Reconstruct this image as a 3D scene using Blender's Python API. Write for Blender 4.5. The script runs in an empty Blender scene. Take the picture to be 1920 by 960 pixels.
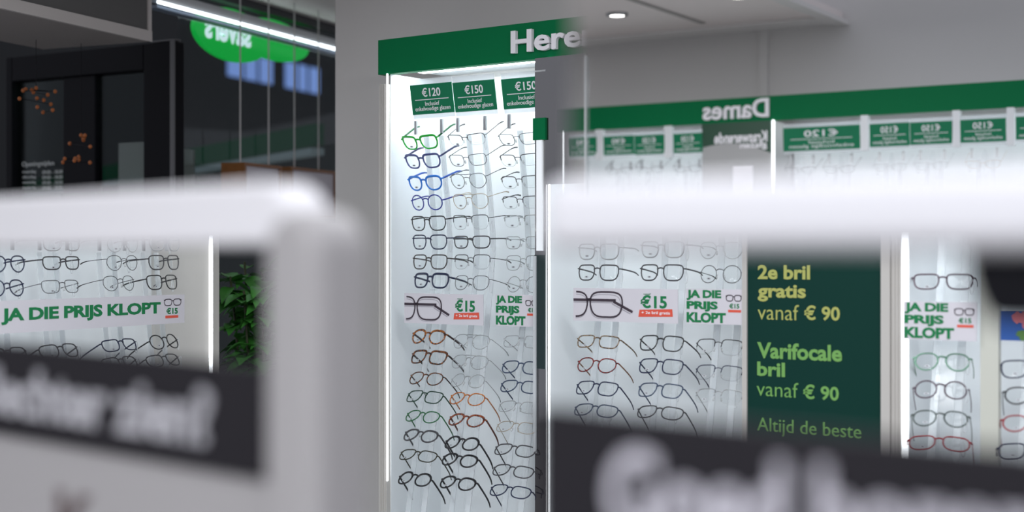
import bpy, math, random
from mathutils import Matrix, Vector
random.seed(7)
C = bpy.context.scene.collection
SC = bpy.context.scene
F = 50/36*1920            # focal length in pixels of the 1920x960 frame
EYE = 1.55
R = math.radians

# ------------------------------------------------------------------ camera, world, lights, exposure
cam = bpy.data.cameras.new('camera'); cam.lens = 50; cam.sensor_width = 36; cam.clip_start = 0.02
cam.dof.use_dof = True; cam.dof.focus_distance = 3.95; cam.dof.aperture_fstop = 1.7
co = bpy.data.objects.new('camera', cam); C.objects.link(co)
co.location = (0, 0, EYE); co.rotation_euler = (R(90), 0, 0); SC.camera = co
SC.view_settings.view_transform = 'Standard'; SC.view_settings.look = 'None'
SC.view_settings.gamma = 1; SC.view_settings.use_curve_mapping = False
SC.view_settings.exposure = 0.0
w = bpy.data.worlds.new('ambient_fill'); SC.world = w; w.use_nodes = True
w.node_tree.nodes['Background'].inputs[0].default_value = (0.86, 0.89, 1.0, 1)
w.node_tree.nodes['Background'].inputs[1].default_value = 0.57  # even pale ambient fill, added although the street outside is dark

CEIL = 2.56
def area(name, x, y, sx, sy, power, rz=0, z=CEIL-0.03, col=(0.95, 0.97, 1.0)):
    l = bpy.data.lights.new(name, 'AREA'); l.shape = 'RECTANGLE'; l.size = sx; l.size_y = sy
    l.energy = power; l.color = col
    o = bpy.data.objects.new(name, l); C.objects.link(o); o.location = (x, y, z); o.rotation_euler = (0, 0, rz)
    return o
area('ceiling_panel_light', 0.55, 1.95, 1.2, 0.3, 24, R(-36))
area('ceiling_panel_light', -0.75, 2.35, 1.2, 0.3, 18, R(-36))
area('ceiling_panel_light', 0.5, -0.35, 1.2, 0.6, 26)
area('ceiling_panel_light', -0.9, -0.15, 1.2, 0.6, 32)
area('ceiling_panel_light', -2.9, -0.6, 1.2, 0.6, 36, R(-30))
area('ceiling_panel_light', -3.5, -0.2, 1.2, 0.6, 34, R(-30))

# ------------------------------------------------------------------ materials
MATS = {}
def mat(name, col, rough=0.5, metal=0.0, emit=0.0, spec=0.5, noise=0.0, coat=0.0):
    key = (name,)
    if key in MATS: return MATS[key]
    m = bpy.data.materials.new(name); m.use_nodes = True
    nt = m.node_tree; b = nt.nodes['Principled BSDF']
    b.inputs['Base Color'].default_value = (*col, 1); b.inputs['Roughness'].default_value = rough
    b.inputs['Metallic'].default_value = metal; b.inputs['Specular IOR Level'].default_value = spec
    if coat: b.inputs['Coat Weight'].default_value = coat
    if emit:
        b.inputs['Emission Color'].default_value = (*col, 1); b.inputs['Emission Strength'].default_value = emit
    if noise:
        tc = nt.nodes.new('ShaderNodeTexCoord'); n = nt.nodes.new('ShaderNodeTexNoise'); n.inputs['Scale'].default_value = 35
        mx = nt.nodes.new('ShaderNodeMix'); mx.data_type = 'RGBA'; mx.blend_type = 'MULTIPLY'; mx.inputs[0].default_value = noise
        mx.inputs[6].default_value = (*col, 1)
        nt.links.new(tc.outputs['Object'], n.inputs['Vector']); nt.links.new(n.outputs['Fac'], mx.inputs[7])
        nt.links.new(mx.outputs[2], b.inputs['Base Color'])
    MATS[key] = m
    return m
def s2l(r, g, b):
    f = lambda c: (c/12.92 if c <= .04045 else ((c+.055)/1.055)**2.4)
    return tuple(f(c/255) for c in (r, g, b))
def clear(name, tint=(0.97, 0.98, 0.98), gloss=0.08, rough=0.03, white=0.0, fres=0.5, wcol=(0.9, 0.93, 0.95)):
    key = (name,)
    if key in MATS: return MATS[key]
    m = bpy.data.materials.new(name); m.use_nodes = True; nt = m.node_tree
    for n in list(nt.nodes): nt.nodes.remove(n)
    out = nt.nodes.new('ShaderNodeOutputMaterial'); t = nt.nodes.new('ShaderNodeBsdfTransparent'); g = nt.nodes.new('ShaderNodeBsdfGlossy')
    t.inputs[0].default_value = (*tint, 1); g.inputs['Roughness'].default_value = rough
    lw = nt.nodes.new('ShaderNodeLayerWeight'); lw.inputs['Blend'].default_value = 0.25
    ma = nt.nodes.new('ShaderNodeMath'); ma.operation = 'MULTIPLY_ADD'; ma.inputs[1].default_value = fres; ma.inputs[2].default_value = gloss
    mx = nt.nodes.new('ShaderNodeMixShader')
    nt.links.new(lw.outputs['Fresnel'], ma.inputs[0]); nt.links.new(ma.outputs[0], mx.inputs[0])
    nt.links.new(t.outputs[0], mx.inputs[1]); nt.links.new(g.outputs[0], mx.inputs[2])
    last = mx
    if white:
        d = nt.nodes.new('ShaderNodeBsdfDiffuse'); d.inputs[0].default_value = (*wcol, 1)
        m2 = nt.nodes.new('ShaderNodeMixShader'); m2.inputs[0].default_value = white
        nt.links.new(mx.outputs[0], m2.inputs[1]); nt.links.new(d.outputs[0], m2.inputs[2]); last = m2
    nt.links.new(last.outputs[0], out.inputs[0]); MATS[key] = m
    return m
def tortoise(name, c1, c2, scale=160):
    key = (name,)
    if key in MATS: return MATS[key]
    m = bpy.data.materials.new(name); m.use_nodes = True; nt = m.node_tree; b = nt.nodes['Principled BSDF']
    tc = nt.nodes.new('ShaderNodeTexCoord'); n = nt.nodes.new('ShaderNodeTexNoise'); n.inputs['Scale'].default_value = scale
    r = nt.nodes.new('ShaderNodeValToRGB'); r.color_ramp.elements[0].position = .42; r.color_ramp.elements[1].position = .58
    r.color_ramp.elements[0].color = (*c1, 1); r.color_ramp.elements[1].color = (*c2, 1)
    nt.links.new(tc.outputs['Object'], n.inputs['Vector']); nt.links.new(n.outputs['Fac'], r.inputs[0]); nt.links.new(r.outputs[0], b.inputs['Base Color'])
    b.inputs['Roughness'].default_value = .2; MATS[key] = m
    return m

WALL = mat('painted wall', (0.63, 0.615, 0.605), 0.8, spec=.2)
WHITE = mat('white lacquer', (0.80, 0.82, 0.84), 0.35)
BACK = mat('cabinet backing', (0.82, 0.86, 0.88), 0.3)
CREAM = mat('satin aluminium', (0.55, 0.53, 0.50), 0.45)
GREEN = mat('header green', s2l(0, 112, 66), 0.55, spec=.12)
CARDG = mat('card green', s2l(22, 122, 84), 0.5, spec=.2)
LED = mat('led strip', (0.93, 0.97, 1.0), 0.4, emit=3.2)
VALLOW = mat('low cabinet lamp', (0.93, 0.97, 1.0), 0.4, emit=1.8)
VALDIM = mat('valance lamp dim', (0.93, 0.97, 1.0), 0.4, emit=3.2)
VAL = mat('valance lamp', (0.93, 0.97, 1.0), 0.4, emit=12)
REFLGLOW = mat('reflected strip glow', (0.93, 0.97, 1.0), 0.4, emit=0.25)  # faint glow for the light strip reflected in the post
TXT = mat('white lettering', (0.93, 0.91, 0.95), 0.5)
PAPER = mat('card stock', (0.70, 0.68, 0.73), 0.4)
TGREEN = mat('printed green', s2l(0, 122, 68), 0.5)
RED = mat('printed coral', s2l(226, 88, 66), 0.5)
DARKPRINT = mat('printed dark plum', (0.045, 0.03, 0.045), 0.5)
GREYPRINT = mat('printed grey shadow', (0.40, 0.38, 0.43), 0.5)
POSTER = mat('poster teal', s2l(16, 56, 49), 0.45, spec=.12)
LIME = mat('poster lime', s2l(176, 180, 98), 0.5)
LEAFT = mat('poster leaf green', s2l(116, 170, 88), 0.5)
DARKSIGN = mat('dark sign board', (0.018, 0.0165, 0.020), 0.65, spec=.10)
SMOKE = mat('smoked mirror', (0.24, 0.235, 0.235), 0.02, metal=1.0)
MIRROR = mat('mirror', (0.93, 0.93, 0.93), 0.0, metal=1.0)
BLACK = mat('black frame paint', (0.004, 0.004, 0.006), 0.5, spec=.1)
STEEL = mat('steel', (0.45, 0.46, 0.47), 0.3, metal=1.0)
ACRYL = clear('clear acrylic', (0.97, 0.985, 0.99), 0.04, 0.08, white=0.10)
FROST = clear('frosted acrylic', (0.95, 0.97, 0.98), 0.05, 0.2, white=0.42)
LENS = clear('lens', (0.965, 0.975, 0.975), 0.012, 0.02, fres=.12)
PANE = clear('window glass', (0.85, 0.88, 0.88), 0.004, 0.01, fres=.05)

# ------------------------------------------------------------------ mesh collector
class MB:
    def __init__(s): s.v = []; s.f = []
    def add(s, vs, fs):
        n = len(s.v); s.v += [tuple(p) for p in vs]; s.f += [tuple(i+n for i in f) for f in fs]; return s
    def box(s, x0, x1, y0, y1, z0, z1):
        return s.add([(x0,y0,z0),(x1,y0,z0),(x1,y1,z0),(x0,y1,z0),(x0,y0,z1),(x1,y0,z1),(x1,y1,z1),(x0,y1,z1)],
                     [(0,3,2,1),(4,5,6,7),(0,1,5,4),(1,2,6,5),(2,3,7,6),(3,0,4,7)])
    def prism(s, pts, y0, y1):          # outline in x,z extruded along y
        n = len(pts)
        vs = [(x,y0,z) for x,z in pts]+[(x,y1,z) for x,z in pts]
        fs = [tuple(range(n)), tuple(range(2*n-1,n-1,-1))]+[(i,i+n,(i+1)%n+n,(i+1)%n) for i in range(n)]
        return s.add(vs, fs)
    def strip(s, pts, x0, x1, t):       # band following (y,z) points, thickness t in y
        vs = []
        for y,z in pts: vs += [(x0,y,z),(x1,y,z),(x1,y+t,z),(x0,y+t,z)]
        fs = [(0,1,2,3)]
        for i in range(len(pts)-1):
            a = 4*i
            for k in range(4): fs.append((a+k, a+4+k, a+4+(k+1)%4, a+(k+1)%4))
        e = 4*(len(pts)-1); fs.append((e+3,e+2,e+1,e))
        return s.add(vs, fs)
    def tube(s, pts, ra, rb=None, n=6, closed=False, up=(0,1,0)):   # ra across, rb along 'up'
        rb = rb or ra; P = [Vector(p) for p in pts]; m = len(P); up = Vector(up); vs = []; fs = []
        for i,p in enumerate(P):
            a = P[(i-1)%m] if (closed or i) else P[i]; b = P[(i+1)%m] if (closed or i < m-1) else P[i]
            t = (b-a).normalized(); sd = t.cross(up)
            if sd.length < 1e-4: sd = t.cross(Vector((1,0.1,0)))
            sd.normalize(); w_ = sd.cross(t).normalized()
            A = ra[i] if isinstance(ra,(list,tuple)) else ra; B = rb[i] if isinstance(rb,(list,tuple)) else rb
            for k in range(n):
                q = 2*math.pi*k/n; vs.append(p+sd*(A*math.cos(q))+w_*(B*math.sin(q)))
        for i in range(m if closed else m-1):
            for k in range(n):
                fs.append((i*n+k, i*n+(k+1)%n, ((i+1)%m)*n+(k+1)%n, ((i+1)%m)*n+k))
        if not closed: fs += [tuple(range(n-1,-1,-1)), tuple(range((m-1)*n, m*n))]
        return s.add(vs, fs)
    def lathe(s, prof, c, n=24, cap=True):
        vs = []; fs = []
        for r_,z in prof:
            for k in range(n):
                q = 2*math.pi*k/n; vs.append((c[0]+r_*math.cos(q), c[1]+r_*math.sin(q), z))
        for i in range(len(prof)-1):
            for k in range(n): fs.append((i*n+k, i*n+(k+1)%n, (i+1)*n+(k+1)%n, (i+1)*n+k))
        if cap: fs += [tuple(range(n-1,-1,-1)), tuple(range((len(prof)-1)*n, len(prof)*n))]
        return s.add(vs, fs)
    def mesh(s, name, off=(0,0,0), smooth=False):
        me = bpy.data.meshes.new(name)
        me.from_pydata([(x-off[0],y-off[1],z-off[2]) for x,y,z in s.v], [], s.f); me.validate(); me.update()
        if smooth: me.polygons.foreach_set('use_smooth', [True]*len(me.polygons))
        return me

def tag(o, label=None, cat=None, group=None, kind=None):
    if label: o['label'] = label
    if cat: o['category'] = cat
    if group: o['group'] = group
    if kind: o['kind'] = kind
    return o

# ------------------------------------------------------------------ wall frames: local x along the wall, y into the wall, z up
class Plane:
    def __init__(s, O, ang, virtual=None):
        s.O = Vector((O[0], O[1])); s.ang = ang
        s.U = Vector((math.cos(ang), math.sin(ang))); s.B = Vector((-s.U.y, s.U.x))   # B points into the wall
        s.virt = virtual
    def at(s, px, py, out=0.0):          # where a sight line meets the plane set 'out' in front of the wall face
        O, U, B, sg = (s.O, s.U, s.B, 1) if s.virt is None else s.virt
        dx = (px-960)/F; d = Vector((dx, 1.0))
        Q = O - B*out
        # Q + u U = t d
        den = U.x*d.y - U.y*d.x
        u = (Q.y*d.x - Q.x*d.y)/den
        P = Q + U*u; t = P.y
        return sg*u, EYE + (480-py)/F*t
    def rect(s, x0, y0, x1, y1, out=0.0):
        xm, ym = (x0+x1)/2, (y0+y1)/2
        a, b = s.at(x0, ym, out)[0], s.at(x1, ym, out)[0]
        return min(a,b), max(a,b), s.at(xm, y1, out)[1], s.at(xm, y0, out)[1]
    def world(s, p): 
        q = s.O + s.U*p[0] + s.B*p[1]; return Vector((q.x, q.y, p[2]))
W0 = Plane((0,0), 0.0)

def thing(name, label, cat, pl=W0, org=(0,0,0), group=None, kind=None, pitch=0.0):
    o = bpy.data.objects.new(name, None); C.objects.link(o); o.empty_display_size = .05
    o.location = pl.world(org); o.rotation_euler = (pitch, 0, pl.ang)
    o['_o'] = list(org)
    return tag(o, label, cat, group, kind)
def part(name, mb, m, parent, smooth=False, label=None, kind=None, off=None):
    me = mb.mesh(name, off if off is not None else tuple(parent['_o']), smooth) if isinstance(mb, MB) else mb
    me.materials.append(m)
    o = bpy.data.objects.new(name, me); C.objects.link(o); o.parent = parent
    o['_o'] = list(off if off is not None else parent['_o'])
    return tag(o, label, kind=kind)
def solo(name, mb, m, pl, org, label=None, cat=None, group=None, kind=None, smooth=False):
    me = mb.mesh(name, org, smooth); me.materials.append(m)
    o = bpy.data.objects.new(name, me); C.objects.link(o); o.location = pl.world(org); o.rotation_euler = (0,0,pl.ang)
    o['_o'] = list(org)
    return tag(o, label, cat, group, kind)
def bevel(o, wd, seg=3):
    b = o.modifiers.new('bevel', 'BEVEL'); b.width = wd; b.segments = seg; b.limit_method = 'ANGLE'
    return o

TEXTS = {}
def text_mb(st, box, y, depth=0.001, bold=0.0, space=1.0, flip=False):
    """lettering fitted to box (x0,x1,z0,z1); its face at y, its back at y+depth"""
    key = (st, bold, space)
    if key not in TEXTS:
        cu = bpy.data.curves.new('txt', 'FONT'); cu.body = st; cu.size = 1; cu.offset = bold; cu.space_character = space
        cu.extrude = 0.5; cu.resolution_u = 3; cu.align_x = 'LEFT'; cu.space_line = 0.8
        o = bpy.data.objects.new('txt', cu); C.objects.link(o); bpy.context.view_layer.update()
        me = bpy.data.meshes.new_from_object(o.evaluated_get(bpy.context.evaluated_depsgraph_get()))
        TEXTS[key] = ([tuple(v.co) for v in me.vertices], [tuple(p.vertices) for p in me.polygons])
        bpy.data.objects.remove(o); bpy.data.curves.remove(cu); bpy.data.meshes.remove(me)
    vs, fs = TEXTS[key]
    xs = [v[0] for v in vs]; zs = [v[1] for v in vs]; x0, x1, z0, z1 = box
    sx = (x1-x0)/(max(xs)-min(xs)); sz = (z1-z0)/(max(zs)-min(zs)); mx, mz = min(xs), min(zs)
    out = []
    for a,b,c in vs:
        X = x0+(a-mx)*sx
        if flip: X = x0+x1-X
        out.append((X, y+(0.5-c)*depth, z0+(b-mz)*sz))
    return MB().add(out, [f[::-1] for f in fs] if flip else fs)

# ------------------------------------------------------------------ wall frames of the shop
PA = Plane((-0.395, 4.2), R(-36))                       # Heren wall, zero at the header's outer end
PL_ = Plane((-1.278, 3.55), math.atan2(0.882, 0.472))    # low cabinet by the window
PW = Plane((-1.282, 5.05), math.atan2(0.922, 0.388))     # window wall
PG = Plane((-0.14, 1.0), R(-43))                         # near gate
PM = Plane((0.039, 0.90), R(-32))                        # mirror stand
nM = -PM.B
def refl(p):
    d = (p-PM.O).dot(nM); return p-nM*(2*d)
vO = Vector((0.317, 6.5)); v1 = Vector((1.966, 5.46)); vU = (v1-vO).normalized(); vB = Vector((-vU.y, vU.x))
rO = refl(vO); rU = -(refl(vO+vU)-rO)
PD = Plane(rO, math.atan2(rU.y, rU.x), virtual=(vO, vU, vB, -1))   # Dames wall, behind the camera, seen in the mirror

# ------------------------------------------------------------------ structure
FLOORM = mat('grey floor', (0.30, 0.29, 0.28), 0.45, noise=.25)
CEILM = mat('ceiling tile', (0.82, 0.76, 0.745), 0.9, spec=.1)
solo('floor', MB().box(-9, 6, -7, 16, -0.1, 0), FLOORM, W0, (0,0,0), kind='structure')

uL = PA.at(628, 300, -0.26)[0]
solo('wall_heren', MB().box(uL, 3.6, 0.262, 0.40, 0, CEIL), WALL, PA, (uL,0.262,0), kind='structure')
dA, dB = PD.at(2600, 100)[0], PD.at(900, 100)[0]
solo('wall_dames', MB().box(dA-1.0, dB+2.6, 0.262, 0.40, 0, 2.95), WALL, PD, (dA,.262,0), kind='structure')
# suspended ceiling: reaches from the window to the Dames wall, its tiled field stops part-way along that wall
def ceiling():
    m = MB()
    e = PD.at(1580, 60, -0.262)[0]
    pts = []
    for (u, o) in ((e, -0.262), (dB, -0.262)): pts.append(PD.world((u, -o, 0)))
    a = PD.world((e, -6.0, 0))
    m2 = [(pts[0].x, pts[0].y), (a.x, a.y), (4.5, 3.5), (4.0, 9.0)]
    far = [PW.world((3.2, 0.02, 0)), PW.world((-3.5, 0.02, 0))]
    m2 += [(far[0].x, far[0].y), (far[1].x, far[1].y), (pts[1].x, pts[1].y)]
    n = len(m2)
    m.add([(x,y,CEIL) for x,y in m2]+[(x,y,CEIL+.04) for x,y in m2],
          [tuple(range(n)), tuple(range(2*n-1,n-1,-1))]+[(i,(i+1)%n,(i+1)%n+n,i+n) for i in range(n)])
    return m, e
cm, cE = ceiling()
solo('ceiling', cm, CEILM, W0, (0,0,0), kind='structure')
# ceiling trim along the Dames wall and at the edge of the tiled field
TRIMM = mat('ceiling trim', (0.72, 0.70, 0.69), 0.6)
solo('trim_1', MB().box(cE, dB, 0.08, 0.262, CEIL-0.012, CEIL-0.001), TRIMM, PD, (cE,0,CEIL), kind='structure')
solo('trim_2', MB().box(cE-.03, cE+.03, -5.5, 0.262, CEIL-0.02, CEIL-0.001), TRIMM, PD, (cE,0,CEIL), kind='structure')
for k,px in enumerate((1340,)):
    u = PD.at(px, 40, -0.1)[0]
    solo('trim_%d'%(3+k), MB().box(u-.012, u+.012, -3.0, -0.02, CEIL-0.006, CEIL-0.001), mat('tile joint', (0.38,0.36,0.35), .8), PD, (u,0,CEIL), kind='structure')
u = PD.at(1432, 100, -0.25)[0]
solo('trim_5', MB().box(u-.02, u+.02, 0.245, 0.262, 2.25, CEIL), WALL, PD, (u,.25,2.25), kind='structure')

def downlight(px, py, lab):
    # on the ceiling plane seen in the mirror
    t = (CEIL-0.002-EYE)*F/(480-py); P = refl(Vector(((px-960)/F*t, t)))
    r = thing('downlight', lab, 'ceiling light', W0, (P.x, P.y, CEIL-0.012), group='downlights')
    part('trim_ring', MB().lathe([(0.032,CEIL-.012),(0.046,CEIL-.010),(0.046,CEIL),(0.032,CEIL)], (P.x,P.y), 28, False), STEEL, r, True)
    part('lamp_disc', MB().lathe([(0.031,CEIL-.009),(0.031,CEIL-.001)], (P.x,P.y), 28), mat('downlight lamp',(1,.98,.95),.4,emit=9), r)
downlight(1157, 26, 'round recessed downlight glowing white above the green Dames header, seen whole')
downlight(1385, -8, 'round recessed downlight cut by the top edge of the photo')

# ------------------------------------------------------------------ eyeglasses
def shape_pts(kind, n=30):
    P = []
    spec = {'rect':(.0275,.0170,4.8,.16), 'square':(.0268,.0205,4.6,.18), 'round':(.0235,.0220,2.1,0), 'panto':(.0250,.0208,2.7,.15),
            'aviator':(.0265,.0215,2.9,.16), 'hex':(.0255,.0205,3.4,.14), 'cat':(.0260,.0190,3.2,.16), 'wide':(.0282,.0190,3.8,.18)}[kind]
    a,b,e,tp = spec
    for k in range(n):
        q = 2*math.pi*k/n; c, s_ = math.cos(q), math.sin(q)
        if s_ < 0 and e > 2.2: e_ = max(2.1, e*.72)
        else: e_ = e
        x = a*math.copysign(abs(c)**(2/e_), c); z = b*math.copysign(abs(s_)**(2/e_), s_)
        x *= 1 - tp*max(0, -z/b)
        if kind == 'cat' : z += .0025*max(0, x/a)*(1 if s_ > 0 else .4)
        P.append((x, z))
    return P, a, b
def wrap(x): return 2.0*x*x

COLS = {
 'bright green': (mat('g bright green', s2l(20,175,40), .25), mat('g dark green temple', s2l(10,90,50), .3)),
 'slate violet': (mat('g slate violet', s2l(70,76,130), .25), mat('g ink', s2l(34,38,80), .3)),
 'bright blue': (mat('g bright blue', s2l(40,120,215), .25), mat('g mid blue', s2l(30,80,170), .3)),
 'royal blue': (mat('g royal blue', s2l(28,42,140), .25), None),
 'black': (mat('g black', (0.012,0.012,0.015), .25), None),
 'dark brown': (mat('g dark brown', (0.030,0.020,0.016), .25), None),
 'navy': (mat('g navy', s2l(24,34,66), .25), None),
 'amber tortoise': (tortoise('g amber', s2l(60,28,14), s2l(190,110,36)), mat('g cocoa', s2l(56,30,20), .3)),
 'dark tortoise': (tortoise('g dark tortoise', s2l(24,14,10), s2l(120,66,26)), mat('g espresso', s2l(30,20,16), .3)),
 'honey': (tortoise('g honey', s2l(150,74,28), s2l(206,128,58)), mat('g honey temple', s2l(170,110,70), .3)),
 'rust tortoise': (tortoise('g rust', s2l(70,30,22), s2l(150,74,40)), mat('g chestnut', s2l(86,44,30), .3)),
 'dark green': (mat('g forest', s2l(16,56,40), .25), None),
 'green': (mat('g leaf', s2l(24,96,52), .25), None),
 'olive': (mat('g olive', s2l(44,42,26), .25), None),
 'silver': (mat('g silver', (0.42,0.43,0.44), .3, metal=.8), None),
 'gunmetal': (mat('g gunmetal', (0.10,0.10,0.11), .3, metal=.5), mat('g black', (0,0,0))),
 'pale gold': (mat('g pale gold', (0.45,0.37,0.28), .3, metal=.7), None),
 'graphite': (mat('g graphite', (0.05,0.05,0.056), .3), None),
 'red': (mat('g red', s2l(150,24,36), .25), None),
 'wine red': (tortoise('g wine', s2l(70,14,22), s2l(140,40,36)), mat('g tan temple', s2l(120,84,60), .3)),
 'beige brown': (tortoise('g beige', s2l(70,52,40), s2l(150,128,100)), None),
 'slate blue': (mat('g slate blue', s2l(60,74,98), .25), None),
 'plum': (mat('g plum', s2l(74,52,66), .25), None),
 'sea green': (mat('g sea green', s2l(96,146,118), .25), mat('g sea temple', s2l(60,116,84), .3)),
 'grey green': (mat('g grey green', s2l(70,82,78), .25), None),
}
STICK = mat('lens sticker', (0.55, 0.57, 0.60), .5); STICKD = mat('lens sticker mark', (0.06,0.06,0.07), .5)
PAD = clear('nose pad silicone', (.9,.9,.88), .05, .2, white=.3)
def eyeglasses(pl, px0, px1, py, colour, shape, rim, label, group, out_of, base_w=None, lens_print=True, short=1.0, yaw=0.0):
    """px0..px1 the front's sighted extent, py its middle; rim 'thick' | 'full' | 'thin' | 'half'"""
    out = out_of(EYE + (480-py)/F*3.9)
    for _ in range(3):
        pxc = (px0+px1)/2; u, z = pl.at(pxc, py, out); out = out_of(z)
    pitch = R(max(-48, min(32, 104*(z-1.575))))
    r = thing('eyeglasses', label, 'glasses', pl, (u, -out, z), group, pitch=pitch)
    r.rotation_euler = (pitch, 0, pl.ang+yaw)
    m, mt = COLS[colour]; mt = mt or m
    pts, a, b = shape_pts(shape); cx = a + (.0088 if rim in ('thick','full') else .0095)
    ra, rb = {'thick':(.0026,.0021), 'full':(.0019,.0017), 'thin':(.00105,.00105), 'half':(.00105,.00105)}[rim]
    z0 = (0,0,0)
    fr = MB()
    for sg in (-1, 1):
        loop = [(sg*(cx+x), wrap(cx+x), zz) for x,zz in pts]
        if rim == 'half':
            k = len(loop); up = [loop[i] for i in range(0, k//2+1)]
            fr.tube(up, ra*1.3, rb*1.3, 6)
            fr.tube(loop, .00035, .00035, 4, closed=True)
        else:
            rr = [ra*(1.35 if zz > .004 and rim == 'thick' else 1.0) for x,zz in pts]
            fr.tube(loop, rr, rb, 6, closed=True)
        # end piece out to the hinge
        zt = b*.55 if shape not in ('round',) else b*.25
        xe = [p for p in loop if abs(p[2]-zt) < b*.4]; xm = max(abs(p[0]) for p in xe)
        fr.tube([(sg*xm, wrap(xm), zt), (sg*(xm+.004), wrap(xm)+.001, zt), (sg*(xm+.0055), wrap(xm)+.006, zt)], [max(ra,.0011)]*3, [max(ra,.0011)*1.3]*3, 6)
    bz = b*.42
    xi = cx-a*.93
    fr.tube([(-xi, wrap(xi), bz), (-xi*.5, -.001, bz+.0028), (0, -.0015, bz+.0035), (xi*.5, -.001, bz+.0028), (xi, wrap(xi), bz)], ra*1.1, rb*1.1, 6)
    if shape == 'aviator':
        fr.tube([(-cx*.5, wrap(cx*.5), b*.97), (0, -.001, b*.93), (cx*.5, wrap(cx*.5), b*.97)], ra, rb, 6)
    part('front_frame', fr, m, r, True, off=z0)
    for sg in (-1, 1):
        ln = MB(); vs = [(sg*(cx+x*.985), wrap(cx+x*.985)+.0002, zz*.985) for x,zz in pts] + [(sg*cx, wrap(cx)-.0006, 0)]
        k = len(pts); fs = [(i, (i+1)%k, k) for i in range(k)]
        ln.add(vs, fs if sg > 0 else [f[::-1] for f in fs]); part('lens', ln, LENS, r, True, off=z0)
        tx = xm+.0055
        tm = MB(); y0 = wrap(xm)+.005; q = short if sg > 0 else 1.0
        tp = [(sg*tx, y0, zt), (sg*(tx+.001), y0+.03*q, zt), (sg*(tx+.0015), y0+.050*q, zt-.0005), (sg*(tx+.0012), y0+.065*q, zt-.001), (sg*(tx+.0008), y0+.078*q, zt-.003), (sg*tx, y0+.090*q, zt-.007)]
        ta, tb = {'thick':(.0011,.0032), 'full':(.0010,.0022), 'thin':(.0007,.0010), 'half':(.0008,.0012)}[rim]
        tm.tube(tp, [ta]*6, [tb,tb,tb,tb,tb*.9,tb*.8] if rim in('thick','full') else [tb,tb,tb,tb*1.3,tb*1.9,tb*1.9], 6, up=(0,.3,1))
        part('temple', tm, mt if rim in ('thick','full') else mt, r, True, off=z0)
        if rim in ('thin', 'half'):
            pd = MB().tube([(sg*(xi-.001), .006, -.002), (sg*(xi+.0005), .007, -.011)], [.0014,.0018], [.0030,.0030], 6); part('nose_pad', pd, PAD, r, True, off=z0)
    if lens_print:
        s_ = MB(); n = 12; e = -cx+.002
        s_.add([(e+.0062*math.cos(2*math.pi*k/n), wrap(cx)-.0012, -.0115+.0030*math.sin(2*math.pi*k/n)) for k in range(n)], [tuple(range(n))])
        st = part('lens_sticker', s_, STICK, r, off=z0)
        d_ = MB().add([(e+.0030*math.cos(2*math.pi*k/n), wrap(cx)-.0015, -.0115+.0013*math.sin(2*math.pi*k/n)) for k in range(n)], [tuple(range(n))])
        part('sticker_mark', d_, STICKD, st, off=z0)
        e = cx-.002
        p_ = MB()
        for k in range(7): p_.add([(e-.009+k*.0026+dx, wrap(cx)-.0009, -b*.62+dz) for dx,dz in ((0,0),(.0017,0),(.0017,.0011),(0,.0011))], [(0,1,2,3)])
        part('lens_print', p_, STICK, r, off=z0)
    return r, u, z, out

ORD = ['topmost','second','third','fourth','fifth','sixth','seventh','eighth']
def out_curve(k=0.04, base=-0.055, z0=1.585):
    return lambda z: base + k*(abs(z-z0)/.3)**1.2
OUTA = out_curve(); OUTL = out_curve(.035); OUTD = lambda z: -0.03

def rod_column(pl, u, rows, out_of, z0, z1, label, group, wd=0.135):
    """one clear display column: two rails with a peg at each row, a round-topped clear sheet behind and two clips"""
    org = (u, 0.1, z0)
    r = thing('display_rod', label, 'display rod', pl, org, group)
    N = 22; zs = [z0+(z1-z0)*i/N for i in range(N+1)]
    for s_ in (-1, 1):
        x = u+s_*wd*.21
        part('rail', MB().strip([(-out_of(z)+.045, z) for z in zs], x-.009, x+.009, .003), FROST, r)
    pts = []; hw = wd*.17; zt = z1+.03
    vs = []; fs = []
    m = MB()
    prof = [(1.0, z0), (1.0, z1-.10), (.93, z1-.06), (.78, z1-.02), (.50, z1+.015), (.18, z1+.04)]
    for i,(k,z) in enumerate(prof):
        y = -out_of(min(z,z1))+.030
        vs += [(u-hw*k, y, z), (u+hw*k, y, z)]
    # refine along the long run
    vs2 = []; 
    for z in zs[:-3]: vs2 += [(u-hw, -out_of(z)+.030, z), (u+hw, -out_of(z)+.030, z)]
    vs2 += vs[4:]
    m.add(vs2, [(2*i, 2*i+1, 2*i+3, 2*i+2) for i in range(len(vs2)//2-1)])
    part('clear_sheet', m, ACRYL, r)
    for z in rows:
        pm = MB(); y = -out_of(z)+.014; xx = u+wd*.40
        loop = [(xx+.0045*math.cos(q), y, z-.012+.017*math.sin(q)) for q in [2*math.pi*k/14 for k in range(14)]]
        pm.tube(loop, .0012, .0012, 5, closed=True); part('peg', pm, FROST, r, True)
    for s_ in (-1, 1):
        x = u+s_*wd*.36; y = -out_of(z1)+.02
        part('clip', MB().box(x-.004, x+.004, y, y+.006, z1+.005, z1+.045), STEEL, r)
    return r

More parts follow.
